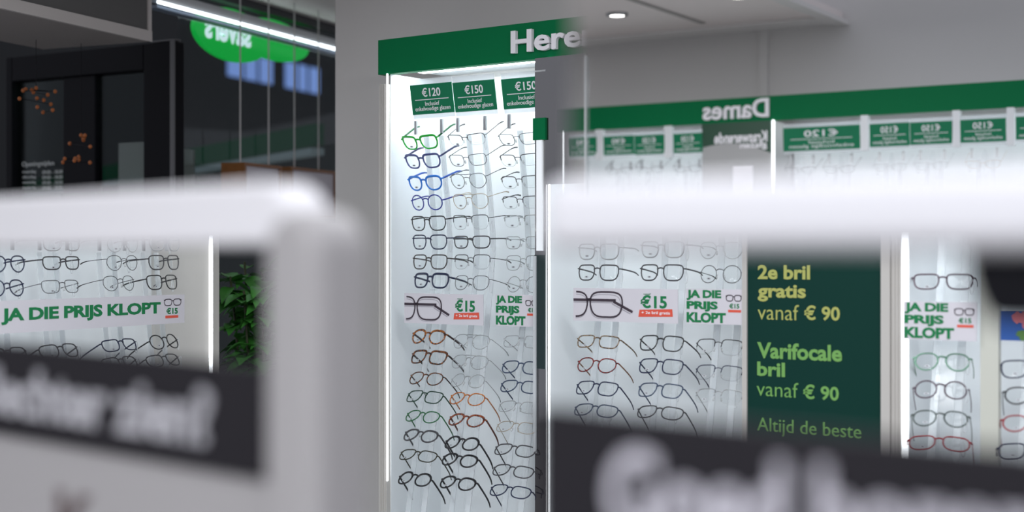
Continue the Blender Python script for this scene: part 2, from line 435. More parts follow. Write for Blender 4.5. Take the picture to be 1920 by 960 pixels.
# ------------------------------------------------------------------ price cards and banners
def price_card(pl, x0, y0, x1, y1, price, label, group, out=0.0, pitch=R(10), detail=True):
    u0, u1, z0, z1 = pl.rect(x0, y0, x1, y1, out)
    org = ((u0+u1)/2, -out, z1)
    r = thing('price_card', label, 'price sign', pl, org, group, pitch=pitch)
    H = z1-z0; W = u1-u0; c = (u0+u1)/2
    part('card', MB().box(u0, u1, -out, -out+.002, z0, z1), CARDG, r)
    part('clear_sleeve', MB().box(u0, u1, -out+.002, -out+.004, z0-.012, z1+.016), FROST, r)
    f = -out-.0008
    part('price_lettering', text_mb(price, (c-W*.22, c+W*.22, z1-H*.42, z1-H*.12), f, .0008, .015), TXT, r)
    part('rule_line', MB().box(c-W*.40, c+W*.40, f, f+.0008, z1-H*.525, z1-H*.50), TXT, r)
    part('note_lettering', text_mb('Inclusief', (c-W*.17, c+W*.17, z1-H*.72, z1-H*.58), f, .0008), TXT, r)
    part('note_lettering', text_mb('enkelvoudige glazen', (c-W*.42, c+W*.42, z1-H*.93, z1-H*.74), f, .0008), TXT, r)
    return r
def flat_glasses(mb, x0, x1, z0, z1, y, th, half=False, depth=.0006):
    """a printed picture of a pair of glasses: flat bands following two squarish lens outlines"""
    W = x1-x0; H = z1-z0; n = 30
    def band(P, t, closed=True):
        m = len(P); vs = []
        for i,(x,z) in enumerate(P):
            a = P[(i-1)%m] if closed or i else P[i]; b = P[(i+1)%m] if closed or i < m-1 else P[i]
            dx, dz = b[0]-a[0], b[1]-a[1]; L = math.hypot(dx,dz) or 1
            vs += [(x-dz/L*t, y, z+dx/L*t), (x+dz/L*t, y, z-dx/L*t)]
        mb.add(vs, [(2*i, 2*i+1, (2*((i+1)%m))+1, 2*((i+1)%m)) for i in range(m if closed else m-1)])
    def lens(cx, a, b, cz):
        P = []
        for k in range(n):
            q = 2*math.pi*k/n; c, s_ = math.cos(q), math.sin(q)
            x = a*math.copysign(abs(c)**.55, c); z = b*math.copysign(abs(s_)**.6, s_)
            x *= 1-.14*max(0,-z/b); P.append((cx+x, cz+z))
        return P
    if half:      # bridge, one whole lens and the start of the other, and the two temples behind
        a = W*.27; b = H*.46; cz = z0+H*.50
        cx = x0+W*.56
        band(lens(cx, a, b, cz), th)
        L = lens(x0-W*.03, a, b, cz); L = [p for p in L if p[0] >= x0]
        L.sort(key=lambda p: math.atan2(p[1]-cz, p[0]-x0+.0001)); band(L, th, False)
        band([(x0+W*.23, cz+b*.38), (cx-a*.95, cz+b*.42)], th*1.2, False)
        band([(x0, cz+b*.34), (cx+a*.6, cz+b*.34)], th*1.5, False)
        band([(cx+a*.45, cz+b*.25), (x0+W, cz-b*.55)], th*1.5, False)
    else:
        a = W*.21; b = H*.46; cz = (z0+z1)/2
        band(lens(x0+W*.24, a, b, cz), th); band(lens(x0+W*.76, a, b, cz), th)
        band([(x0+W*.45, cz+b*.5), (x0+W*.55, cz+b*.5)], th, False)
        band([(x0, cz+b*.75), (x0+W*.1, cz+b*.6)], th, False); band([(x1, cz+b*.75), (x1-W*.1, cz+b*.6)], th, False)
    return mb
def price_banner(pl, x0, y0, x1, y1, out, label, group):
    u0, u1, z0, z1 = pl.rect(x0, y0, x1, y1, out); W = u1-u0; H = z1-z0; y = -out
    r = thing('price_banner', label, 'promotional banner', pl, ((u0+u1)/2, y, z0), group)
    part('card', MB().box(u0, u1, y, y+.002, z0, z1), PAPER, r)
    part('eyeglasses_picture', flat_glasses(MB(), u0+.0008, u0+W*.58, z0+H*.10, z1-H*.08, y-.0006, .0023, True), DARKPRINT, r)
    part('eyeglasses_shadow', flat_glasses(MB(), u0+.0008, u0+W*.56, z0+H*.05, z1-H*.16, y-.0003, .0010, True), GREYPRINT, r)
    part('price_lettering', text_mb('€15', (u0+W*.655, u0+W*.90, z0+H*.43, z0+H*.82), y-.0008, .0008, .03), TGREEN, r)
    part('small_lettering', text_mb('vanaf', (u0+W*.68, u0+W*.75, z0+H*.83, z0+H*.87), y-.0008, .0008, .01), TGREEN, r)
    bx = MB().add([(u0+W*.635, y-.0006, z0+H*.17), (u0+W*.955, y-.0006, z0+H*.20), (u0+W*.95, y-.0006, z0+H*.42), (u0+W*.645, y-.0006, z0+H*.38)], [(0,1,2,3)])
    part('coral_tab', bx, RED, r)
    part('tab_lettering', text_mb('+ 2e bril gratis', (u0+W*.665, u0+W*.93, z0+H*.235, z0+H*.345), y-.0012, .0005, .015), TXT, r)
    return r
def slogan_card(pl, x0, y0, x1, y1, out, label, group, tw=.80, last=.98):
    u0, u1, z0, z1 = pl.rect(x0, y0, x1, y1, out); W = u1-u0; H = z1-z0; y = -out
    r = thing('slogan_card', label, 'promotional card', pl, ((u0+u1)/2, y, z0), group)
    part('card', MB().box(u0, u1, y, y+.002, z0, z1), PAPER, r)
    for k,(st, wf) in enumerate((('JA DIE', .62), ('PRIJS', .56), ('KLOPT', .70))):
        part('slogan_lettering', text_mb(st, (u0+W*.015, u0+W*wf*tw/.8, z0+H*(.675-.32*k), z0+H*(.97-.32*k)), y-.0008, .0008, .046, .97), TGREEN, r)
    part('eyeglasses_picture', flat_glasses(MB(), u0+W*.70, u1-W*.03, z0+H*.66, z0+H*.84, y-.0006, .0011), DARKPRINT, r)
    part('price_lettering', text_mb('€15', (u0+W*.76, u0+W*.93, z0+H*.46, z0+H*.60), y-.0008, .0008, .03), TGREEN, r)
    part('coral_tab', MB().box(u0+W*.74, u0+W*.96, y-.0006, y, z0+H*.35, z0+H*.42), RED, r)
    return r

# ------------------------------------------------------------------ the Heren cabinet
def cabinet(pl, uA, uB, ztop, label, led_px=None, led_w=.004, left_post=.03, right_post=0.0, depth=.26, led_right=False, zled0=.35, val=None):
    r = thing('display_cabinet', label, 'display cabinet', pl, ((uA+uB)/2, depth, 0))
    part('back_panel', MB().box(uA, uB, depth-.015, depth, 0.10, ztop), BACK, r)
    part('plinth', MB().box(uA, uB, 0.0, depth, 0, 0.10), CREAM, r)
    part('counter_ledge', MB().box(uA, uB, -.02, depth-.015, 0.10, 0.42), WHITE, r)
    part('valance_light', MB().box(uA+.03, uB-.03, .034, .13, ztop+.012, ztop+.018), val or VAL, r)
    part('top_board', MB().box(uA, uB, .031, depth, ztop+.02, ztop+.04), WHITE, r)
    if not left_post: part('side_panel', MB().box(uA-.002, uA, .006, depth-.015, .42, ztop), BACK, r)
    else: part('side_panel', MB().box(uA, uA+.003, .012, depth-.015, .42, ztop), BACK, r)
    if left_post:
        p = MB().box(uA-left_post, uA, -.005, depth, 0, ztop-.03)
        for k in range(3): p.box(uA-left_post+.006+k*.008, uA-left_post+.009+k*.008, -.008, -.005, 0, ztop-.03)
        part('side_post', p, CREAM, r)
    if right_post: part('side_post', MB().box(uB, uB+right_post, -.005, depth, 0, ztop-.03), CREAM, r)
    if led_right: part('light_strip', MB().box(uB-led_w, uB, -.006, -.002, zled0, ztop), LED, r)
    else: part('light_strip', MB().box(uA, uA+led_w, -.006, -.002, zled0, ztop), LED, r)
    return r
def U(pl, px, out=0.0): return pl.at(px, 480, out)[0]
hz0 = PA.at(709, 140.3)[1]; hz1 = PA.at(709, 75.6)[1]
uH0, uH1 = U(PA,727), U(PA,1001)
cabinet(PA, uH0, uH1, hz0, 'tall lit white eyewear cabinet under the Heren header with three columns of frames', zled0=1.55-.66)

hd = thing('header_sign', 'long green header with raised white letters Heren above the lit cabinet', 'header sign', PA, (U(PA,709), .1, hz0))
part('header_board', MB().box(U(PA,709), U(PA,1400), 0, .03, hz0, hz1), GREEN, hd)
b = PA.rect(963, 54, 1128, 99)
zt0 = PA.at(985, 98)[1]; zt1 = PA.at(985, 57)[1]
part('header_lettering', text_mb('Heren', (U(PA,963), U(PA,1124), zt0-.002, zt1), -.014, .012, .022), TXT, hd)

GH = 'price cards in the Heren cabinet'
price_card(PA, 768, 157, 846, 213, '€120', 'green €120 price card at the outer end of the Heren cabinet', GH, .012)
price_card(PA, 848, 152, 926, 208, '€150', 'green €150 price card joined beside the Heren €120 card', GH, .012)
price_card(PA, 939, 145, 1030, 202, '€150', 'green €150 price card cut off by the mirrored post of the Heren cabinet', GH, .012)

H = [
 ('in the Heren €120 column', [
  (753,818,268,'bright green','square','thick'),(759,822,303,'slate violet','square','thick'),(765,825,344,'bright blue','hex','thick'),(770,827,380,'royal blue','round','full'),
  (772,830,419,'black','square','full'),(773,833,454,'navy','square','full'),(774,833,491,'dark brown','square','full'),(777,835,526,'navy','square','thick'),
  (769,833,631,'amber tortoise','panto','thick'),(770,833,669,'dark tortoise','square','thick'),(768,825,709,'dark tortoise','panto','full'),(765,822,743,'dark green','square','full'),
  (760,820,780,'green','panto','full'),(758,815,816,'graphite','panto','thick'),(749,813,853,'olive','wide','full'),(747,805,897,'black','round','thick')]),
 ('in the Heren middle €150 column', [
  (838,908,263,'graphite','rect','half'),(842,908,301,'gunmetal','rect','thin'),(845,907,340,'gunmetal','aviator','thin'),(850,910,378,'pale gold','aviator','thin'),
  (850,910,417,'gunmetal','square','half'),(852,912,454,'graphite','rect','full'),(853,912,491,'gunmetal','square','half'),(852,912,530,'gunmetal','hex','thin'),
  (850,912,640,'silver','aviator','thin'),(848,908,678,'silver','aviator','thin'),(845,905,713,'silver','round','thin'),(842,905,747,'honey','panto','full'),
  (839,905,787,'rust tortoise','panto','thick'),(834,895,830,'black','round','thick'),(829,890,862,'black','panto','thick'),(824,888,905,'black','panto','thick')]),
 ('in the cut-off Heren column', [
  (936,1004,262,'gunmetal','rect','thin'),(938,1006,301,'graphite','rect','half'),(940,1008,342,'graphite','rect','half'),(941,1010,380,'gunmetal','rect','half'),
  (945,1012,415,'silver','rect','half'),(948,1014,455,'silver','rect','thin'),(948,1014,493,'silver','square','thin'),(947,1014,533,'silver','round','thin'),
  (945,1010,640,'silver','rect','thin'),(943,1008,688,'slate blue','wide','full'),(940,1006,724,'slate blue','wide','full'),(936,1004,762,'silver','wide','thin'),
  (930,1002,800,'pale gold','wide','thin'),(925,1000,843,'graphite','wide','full'),(921,997,882,'graphite','wide','full'),(915,993,920,'navy','wide','full')]),
]
RIMW = {'thick':'chunky', 'full':'slim', 'thin':'thin-wire', 'half':'half-rim'}
SHW = {'rect':'rectangular', 'square':'square', 'round':'round', 'panto':'rounded', 'aviator':'double-bridge', 'hex':'angular', 'cat':'upswept', 'wide':'wide'}
def fill(pl, cols, out_of, group, banner, rods_group, ztop, zbot, nup, rod_lab, extra=()):
    for where, items in cols:
        us = []; zr = []; na = sum(1 for i in items if i[2] < 570); nb = 0; ia = 0
        for (x0,x1,y,c,s_,rm) in items:
            if y < 570:
                pos = (ORD[ia] if nup else ('just' if na-ia == 1 else ORD[na-ia-1])) + (' ' if nup else ' above the banner '); ia += 1
                lab = '%s %s %s eyeglasses, %s%s' % (RIMW[rm], c, SHW[s_], pos if nup else pos, where)
            else:
                nb += 1
                lab = '%s %s %s eyeglasses, %s below the banner %s' % (RIMW[rm], c, SHW[s_], 'just' if nb == 1 else ORD[nb-1], where)
            lab = lab.replace('  ', ' ')
            r, u, z, o = eyeglasses(pl, x0, x1, y, c, s_, rm, lab, group, out_of, short=.2 if 'cut-off' in where else 1.0, yaw=R(15) if 'past green' in where or 'flower' in where else 0.0)
            us.append(u); zr.append(z)
        rod_column(pl, sum(us)/len(us), zr, out_of, zbot, ztop, rod_lab + ' ' + where, rods_group)
fill(PA, H, OUTA, 'eyeglasses in the Heren cabinet', '', 'display rods in the Heren cabinet', 1.90, .70, True, 'clear display rod with pegs')

price_banner(PA, 758, 551, 906, 608, .02, 'white €15 banner with eyeglasses picture across the Heren cabinet columns', 'banners with €15 and an eyeglasses picture')
slogan_card(PA, 929, 553, 1010, 612, .0, 'white JA DIE PRIJS KLOPT card by the mirrored post in the Heren cabinet', 'slogan cards', .80)

# mirrored post with reflections of a green header and light strip built on as parts
uP0, uP1 = U(PA,1003,.012), U(PA,1030)-.003
mp = thing('mirrored_post', 'mirror-clad post with reflected green header and light strip between the two cabinets', 'post', PA, (uP0, .1, 0))
part('mirror_cladding', MB().box(uP0, uP1, -.012, .004, 0, hz0), SMOKE, mp)
zc0, zc1 = PA.at(1015, 262, .02)[1], PA.at(1015, 221, .02)[1]
uM = U(PA,1112,.012); part('upper_mirror', MB().box(uP1, uM, -.014, -.008, PA.at(1050, 345, .012)[1], hz0), SMOKE, mp)
part('dark_reflection', MB().box(uP0, uP1, -.015, -.012, PA.at(1015, 692, .02)[1], PA.at(1015, 478, .02)[1]), mat('dark green reflection', s2l(24,44,44), .3), mp)  # dark tint painted in for the post's dim reflection
part('header_reflection', MB().box(uP0, uP1+.004, -.022, -.012, zc0, zc1), GREEN, mp)  # solid block in place of a header reflected in the post
part('strip_reflection', MB().box(uP0+(uP1-uP0)*.28, uP1-(uP1-uP0)*.22, -.020, -.012, PA.at(1015, 470, .02)[1], zc0), REFLGLOW, mp)  # glowing bar in place of a light strip reflected in the post
part('glass_edge', MB().box(uP0-.001, uP0+.0085, -.020, -.016, PA.at(1006, 850, .02)[1], PA.at(1006, 480, .02)[1]), FROST, mp)

# ------------------------------------------------------------------ cabinets further along the Heren wall
uR0, uR1 = U(PA,1030), U(PA,1393)
cabinet(PA, uR0, uR1, hz0, 'lit white eyewear cabinet between the mirrored post and the dark green poster', left_post=0, right_post=.012)
RC = [
 ('in column right after mirrored post', [(1082,1158,472,'silver','square','full'),(1081,1158,511,'graphite','square','full'),
   (1080,1157,640,'beige brown','rect','full'),(1077,1156,684,'wine red','panto','full'),(1077,1156,727,'navy','square','full'),(1075,1154,768,'slate blue','wide','full')]),
 ('in middle column before green poster', [(1195,1285,468,'silver','square','full'),(1194,1283,511,'graphite','square','full'),
   (1193,1282,643,'black','square','full'),(1191,1282,686,'navy','square','full'),(1190,1281,731,'slate blue','square','full'),(1190,1280,772,'graphite','wide','full')]),
 ('in column touching green poster', [(1309,1390,470,'silver','panto','thin'),(1309,1390,514,'graphite','round','thin'),
   (1300,1391,650,'black','square','half'),(1300,1390,698,'navy','square','half'),(1300,1390,742,'silver','square','half')]),
]
fill(PA, RC, OUTA, 'eyeglasses in the cabinet before the green poster', '', 'display rods before the green poster', 1.90, .70, False, 'clear display rod with pegs')
price_banner(PA, 1075, 541, 1271, 604, .02, 'white €15 banner with plum eyeglasses picture, between mirrored post and slogan card', 'banners with €15 and an eyeglasses picture')
slogan_card(PA, 1286, 542, 1394, 608, .0, 'white JA DIE PRIJS KLOPT card touching the dark green poster', 'slogan cards', .80)

# dark green poster
pu0, pu1 = U(PA,1402), U(PA,1655)
po = thing('price_poster', 'tall dark green poster reading 2e bril gratis vanaf €90 between two cabinets', 'poster', PA, ((pu0+pu1)/2, 0, .25))
part('poster_sheet', MB().box(pu0, pu1, .0, .01, .25, hz0-.02), POSTER, po)
fr = MB(); fr.box(pu1, U(PA,1672), -.012, .26, 0, hz0); fr.box(pu0-.006, pu0, -.006, .26, 0, hz0)
part('poster_frame', fr, CREAM, po)
part('poster_backing', MB().box(pu0, pu1, .01, .26, 0, hz0), WHITE, po)
for st,(x0,y0,x1,y1),m,bd in (
  ('2e bril',(1421,497,1519,524),LIME,.03), ('gratis',(1421,534,1511,566),LIME,.03), ('vanaf',(1421,571,1498,600),LIME,-.005), ('€ 90',(1508,573,1575,601),LIME,.022),
  ('Varifocale',(1420,644,1579,675),LEAFT,.03), ('bril',(1420,679,1472,706),LEAFT,.03), ('vanaf',(1419,716,1497,744),LEAFT,-.005), ('€ 90',(1506,722,1573,750),LEAFT,.022),
  ('Altijd de beste',(1420,789,1615,822),LEAFT,0.0)):
    a,b_,c_,d_ = PA.rect(x0,y0,x1,y1); part('poster_lettering', text_mb(st, (a,b_,c_,d_), -.001, .001, bd), m, po)

uF0 = U(PA,1690); uF1 = U(PA,2150)
cabinet(PA, uF0, uF1, hz0, 'lit white eyewear cabinet past the dark green poster', left_post=.022, led_w=.018, zled0=.8)
FC = [
 ('beside light strip past green poster', [(1717,1818,528,'plum','rect','full'),(1714,1818,678,'sea green','panto','full'),(1712,1815,730,'plum','round','full'),(1710,1815,784,'grey green','panto','full'),(1708,1813,829,'red','wide','full')]),
 ('under the flower poster', [(1884,1984,692,'navy','square','full'),(1888,1988,742,'black','panto','full'),(1884,1984,794,'red','panto','full'),(1880,1980,845,'navy','square','full')]),
]
fill(PA, FC, OUTA, 'eyeglasses in the cabinet past the green poster', '', 'display rods past the green poster', 1.90, .70, False, 'clear display rod with pegs')
slogan_card(PA, 1694, 566, 1831, 638, .02, 'white JA DIE PRIJS KLOPT card beside the light strip past the green poster', 'slogan cards', .80)
a,b_,c_,d_ = PA.rect(1838, 300, 1872, 900, 0)
solo('divider_strip', MB().box(a, b_, -.0, .02, .42, hz0), mat('ivory strip',(0.62,0.63,0.56),.5), PA, (a,0,.42), 'pale ivory vertical divider strip between columns of the cabinet past the green poster', 'divider')
a,b_,c_,d_ = PA.rect(1876, 586, 1990, 640, .01)
fp = thing('flower_poster', 'small blue picture with pink flowers and green leaves at the edge', 'poster', PA, (a, -.01, c_))
part('picture_sheet', MB().box(a, b_, -.01, -.008, c_, d_), mat('picture blue', s2l(44,92,170), .5), fp)
def blob(cx, cz, r_, n=11, j=.25):
    return [(cx+r_*(1+random.uniform(-j,j))*math.cos(2*math.pi*k/n), -.011-random.random()*.0006, cz+r_*(1+random.uniform(-j,j))*math.sin(2*math.pi*k/n)) for k in range(n)]
pf = MB(); gf = MB(); W = b_-a; Hh = d_-c_
for k in range(7): pf.add(blob(a+W*(.25+random.random()*.7), c_+Hh*(.55+random.random()*.35), .012), [tuple(range(11))])
for k in range(9): gf.add(blob(a+W*(.1+random.random()*.8), c_+Hh*(.12+random.random()*.3), .010, 11, .45), [tuple(range(11))])
part('flower_picture', pf, mat('picture pink', s2l(214,120,130), .5), fp); part('leaf_picture', gf, mat('picture leaf', s2l(86,128,62), .5), fp)

# ------------------------------------------------------------------ low cabinet by the window
lu0, lu1 = U(PL_,-260), U(PL_,396)
ztopL = 1.655
r = thing('display_cabinet', 'low lit white eyewear cabinet in front of the window, beside the leafy plant', 'display cabinet', PL_, ((lu0+lu1)/2, .14, 0))
part('back_panel', MB().box(lu0, lu1, .235, .25, .10, ztopL), BACK, r)
part('plinth', MB().box(lu0, lu1, 0, .25, 0, .10), CREAM, r)
part('counter_ledge', MB().box(lu0, lu1, -.02, .235, .10, .42), WHITE, r)
part('top_board', MB().box(lu0, U(PL_,408), -.006, .25, ztopL, ztopL+.02), WHITE, r)
part('valance_light', MB().box(lu0+.03, lu1-.03, .06, .16, ztopL-.006, ztopL), VALLOW, r)
part('light_strip', MB().box(U(PL_,391), lu1, -.006, -.002, .45, ztopL), LED, r)
part('side_post', MB().box(lu1, U(PL_,408), -.006, .25, 0, ztopL), CREAM, r)
LC = [
 ('in column nearest leafy plant', [(285,340,457,'silver','square','full'),(281,341,492,'graphite','square','full'),(278,337,529,'black','square','full'),(283,337,640,'black','round','full'),(279,340,675,'graphite','wide','full')]),
 ('in second column from plant', [(204,263,459,'silver','panto','thin'),(202,263,493,'gunmetal','panto','thin'),(195,257,531,'gunmetal','panto','thin'),(195,260,646,'navy','rect','full'),(195,262,680,'graphite','wide','full')]),
 ('in third column from plant', [(84,155,458,'silver','rect','full'),(83,154,493,'graphite','rect','full'),(82,152,537,'graphite','rect','thin'),(76,153,657,'graphite','wide','full')]),
 ('in fourth column from plant', [(-26,57,495,'navy','panto','full'),(-30,57,540,'navy','panto','full'),(-28,60,664,'graphite','wide','full')]),
]
fill(PL_, LC, OUTL, 'eyeglasses in the low cabinet by the window', '', 'display rods in the low cabinet', 1.56, .70, False, 'clear display rod with pegs')
a, b_, c_, d_ = U(PL_,-300,.045), U(PL_,346,.045), PL_.at(345,605,.045)[1], PL_.at(345,552,.045)[1]
bn = thing('slogan_banner', 'long white banner reading JA DIE PRIJS KLOPT across the low cabinet by the window', 'promotional banner', PL_, ((a+b_)/2, -.045, c_))
part('card', MB().box(a, b_, -.045, -.043, c_, d_), PAPER, bn)
hb = d_-c_
part('slogan_lettering', text_mb('JA DIE PRIJS KLOPT', (U(PL_,2,.045), U(PL_,301,.045), c_+hb*.26, c_+hb*.77), -.0458, .0008, .040, .97), TGREEN, bn)
part('eyeglasses_picture', flat_glasses(MB(), U(PL_,307,.045), U(PL_,340,.045), c_+hb*.62, c_+hb*.86, -.0456, .0012), DARKPRINT, bn)
part('price_lettering', text_mb('€15', (U(PL_,312,.045), U(PL_,333,.045), c_+hb*.33, c_+hb*.55), -.0458, .0008, .03), TGREEN, bn)
part('coral_tab', MB().box(U(PL_,310,.045), U(PL_,334,.045), -.0456, -.045, c_+hb*.19, c_+hb*.28), RED, bn)

# leafy plant behind the low cabinet's end post
def leaf(m, p, d, L, W, droop):
    d = Vector(d).normalized(); up = Vector((0,0,1)); s_ = d.cross(up); s_ = s_.normalized() if s_.length > .01 else Vector((1,0,0)); nrm = s_.cross(d)
    n = 6; vs = []
    for i in range(n+1):
        t = i/n; c = Vector(p)+d*(L*t)-up*(droop*t*t*L); wv = W*math.sin(math.pi*min(1,t**.75))*(1 if i<n else 0)
        vs += [c-s_*wv+nrm*(wv*.35), c, c+s_*wv+nrm*(wv*.35)]
    fs = []
    for i in range(n): a_ = 3*i; fs += [(a_,a_+1,a_+4,a_+3),(a_+1,a_+2,a_+5,a_+4)]
    m.add(vs, fs)
pc = PL_.world((U(PL_,450)+.02, -.02, 0))
LEAFM = mat('leaf', s2l(74,150,62), .35, noise=.6)
pt = thing('leafy_plant', 'bushy dark green leafy plant standing past the low cabinet end post', 'plant', W0, (pc.x+.03, pc.y+.12, 0))
cx_, cy_ = pc.x+.03, pc.y+.12
part('planter', MB().lathe([(.10,0),(.12,.02),(.14,.42),(.15,.44),(.13,.44),(.12,.40)], (cx_,cy_), 24), mat('planter grey',(0.06,.06,.065),.6), pt, True)
st = MB()
lf = MB()
for k in range(9):
    q = k*2.4; x, y = cx_+.05*math.cos(q), cy_+.05*math.sin(q); h_ = 1.42+.20*random.random()
    path = [(x+(.06*math.cos(q))*t*t, y+(.06*math.sin(q))*t*t, .40+(h_-.40)*t) for t in [i/8 for i in range(9)]]
    st.tube(path, .004, .004, 5)
    for i in range(80):
        t = .38+.62*random.random(); j = min(7, int(t*8)); p = Vector(path[j]).lerp(Vector(path[j+1]), t*8-j)
        an = random.random()*6.283
        leaf(lf, p, (math.cos(an), math.sin(an), random.uniform(-.1,.6)), random.uniform(.06,.10), random.uniform(.022,.034), random.uniform(.2,.8))
part('stem', st, mat('stem', s2l(50,56,30), .6), pt, True); part('foliage', lf, LEAFM, pt, True)

# ------------------------------------------------------------------ window wall
wE = PW.at(700, 300)[0]+.4
w0 = U(PW,338)
wn = MB().box(w0, wE, 0.0, .012, .35, CEIL)
o = solo('window_1', wn, PANE, PW, (w0,0,.35), kind='structure')
solo('trim_6', MB().box(w0, wE, -.03, .05, 0, .35), BLACK, PW, (w0,0,0), kind='structure')
ztr = PW.at(640, 66)[1]
solo('trim_7', MB().box(U(PW,283)-.2, wE, -.012, .03, ztr, CEIL), mat('transom anthracite',(0.02,0.02,0.024),.5), PW, (w0,0,ztr), kind='structure')
# linear lamp along the window head
zl = PW.at(640, 105)[1]; l0 = U(PW,270); l1 = wE-.25
ll = thing('linear_lamp', 'long glowing white linear lamp along the dark window head', 'lamp', PW, (l0, -.08, zl), )
part('housing', MB().box(l0, l1, -.055, -.012, zl+.012, zl+.05), mat('lamp housing',(0.40,0.40,0.41),.5), ll)
part('lamp_tube', MB().tube([(l0,-.06,zl+.006),(l1,-.06,zl+.006)], .006, .006, 8, up=(0,0,1)), mat('lamp tube',(0.85,.95,1),.4,emit=3.5), ll)
part('lamp_shelf', MB().box(l0, l1, -.055, -.012, zl-.014, zl-.004), mat('lamp reflector',(0.30,.36,.46),.3), ll)
# hanging wires and wooden-framed boards in the window
WOOD = mat('oak', s2l(150,96,48), .5, noise=.35); BOARD = mat('white board',(0.62,0.58,0.62),.5)
WIRE = mat('steel wire',(0.55,0.53,0.52),.4)
wo = .16
for (x0,x1,wx,lab) in ((457,527,(459,512),'wooden-framed white board hanging on two wires, nearer the black door'),
                       (545,630,(560,605),'wooden-framed white board hanging on two wires, nearer the grey wall')):
    a, b_ = U(PW,x0,wo), U(PW,x1,wo); zt_ = PW.at((x0+x1)/2, 308 if x0 < 500 else 317, wo)[1]; zb = 1.70
    r = thing('hanging_board', lab, 'display board', PW, ((a+b_)/2, -wo, zb), 'framed boards hanging in the window')
    part('board_panel', MB().box(a+.008, b_-.008, -wo+.004, -wo+.05, zb+.01, zt_-.01), BOARD, r)
    fm = MB(); fm.box(a-.0, a+.012, -wo-.004, -wo+.10, zb, zt_); fm.box(b_-.012, b_, -wo-.004, -wo+.10, zb, zt_); fm.box(a+.012, b_-.012, -wo-.004, -wo+.10, zt_-.012, zt_); fm.box(a+.012, b_-.012, -wo-.004, -wo+.10, zb, zb+.012)
    part('board_frame', fm, WOOD, r)
    for q in wx: 
        x = U(PW,q,wo); part('hanging_wire', MB().tube([(x,-wo+.02,zt_),(x,-wo+.02,CEIL)], .0028, .0028, 6), WIRE, r)

# green oval sign on the window, lettered for the street
def oval(cx, cz, a, b, n=36): return [(cx+a*math.cos(2*math.pi*k/n), cz+b*math.sin(2*math.pi*k/n)) for k in range(n)]
oo = -.10
c1 = PW.at(437, 66, oo); c2 = PW.at(505, 72, oo)
k_ = lambda px0,px1: abs(U(PW,px1,oo)-U(PW,px0,oo))
sg = thing('window_sign', 'glowing green double-oval sign with white lettering at the top of the window', 'shop sign', PW, (c1[0], -oo, c1[1]-.1))
SG = mat('sign green', s2l(0,150,52), .4, emit=1.15)
part('oval_panel', MB().prism(oval(c1[0], c1[1], k_(372,437)*1.1, .105), -oo, -oo+.02), SG, sg)
part('oval_panel', MB().prism(oval(c2[0]+.05, c2[1], k_(505,562)*1.15, .085), -oo+.005, -oo+.025), SG, sg)
part('sign_lettering', text_mb('savers', (U(PW,384,oo), U(PW,470,oo), PW.at(420,79,oo)[1], PW.at(420,44,oo)[1]), -oo-.002, .002, .03, flip=True), mat('sign white', (.75,.9,.95), .4, emit=.9), sg)

# street beyond: dark facade with lit blue windows, and the window's green header reflection built as glowing boards
PO = Plane(PW.world((0, 7.0, 0)).xy, PW.ang)
a, b_ = U(PO,-900), U(PO,1500)
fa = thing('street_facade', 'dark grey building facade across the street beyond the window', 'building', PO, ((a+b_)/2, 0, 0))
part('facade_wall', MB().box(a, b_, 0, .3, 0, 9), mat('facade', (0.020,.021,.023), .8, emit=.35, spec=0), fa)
BLUE = mat('lit blue window', s2l(120,150,215), .4, emit=.55)
for (x0,y0,x1,y1) in ((428,103,511,150),(536,122,598,170)):
    q = PO.rect(x0,y0,x1,y1,.02); f_ = part('window', MB().box(q[0], q[1], -.02, 0, q[2], q[3]), BLUE, fa)
    mm = MB()
    for t in (.33,.66): mm.box(q[0]+(q[1]-q[0])*t-.02, q[0]+(q[1]-q[0])*t+.02, -.03, -.02, q[2], q[3])
    part('mullion', mm, BLACK, f_)
q = PO.rect(418,142,438,150,.02)
PS = Plane((-0.979, 7.0), R(-59))  # stands in for an interior header reflected in the window glass
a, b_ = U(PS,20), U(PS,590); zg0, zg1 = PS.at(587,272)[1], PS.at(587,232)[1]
sf = thing('window_reflection', 'reflection of a green header and pale shelf, modelled beyond the dark window', 'window reflection', PS, ((a+b_)/2, 0, 0))
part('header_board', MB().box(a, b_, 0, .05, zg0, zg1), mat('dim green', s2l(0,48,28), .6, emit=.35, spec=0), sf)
part('dark_backing', MB().box(a, b_+.1, .05, .10, 0, zg0), mat('dim backing', (0.004,.007,.007), .7, emit=.2, spec=0), sf)
part('reflected_shelf', MB().box(a, b_, -.02, .05, zg0-.05, zg0-.015), mat('dim reflected shelf', (0.10,.125,.135), .5, emit=.5, spec=0), sf)
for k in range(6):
    x = a+(b_-a)*(k+.6)/6.4; part('card', MB().box(x-.13, x+.12, 0, .05, zg0-.22, zg0-.06), mat('dim reflected card', s2l(0,34,24), .5, emit=.3, spec=0), sf)  # cards of the modelled window reflection

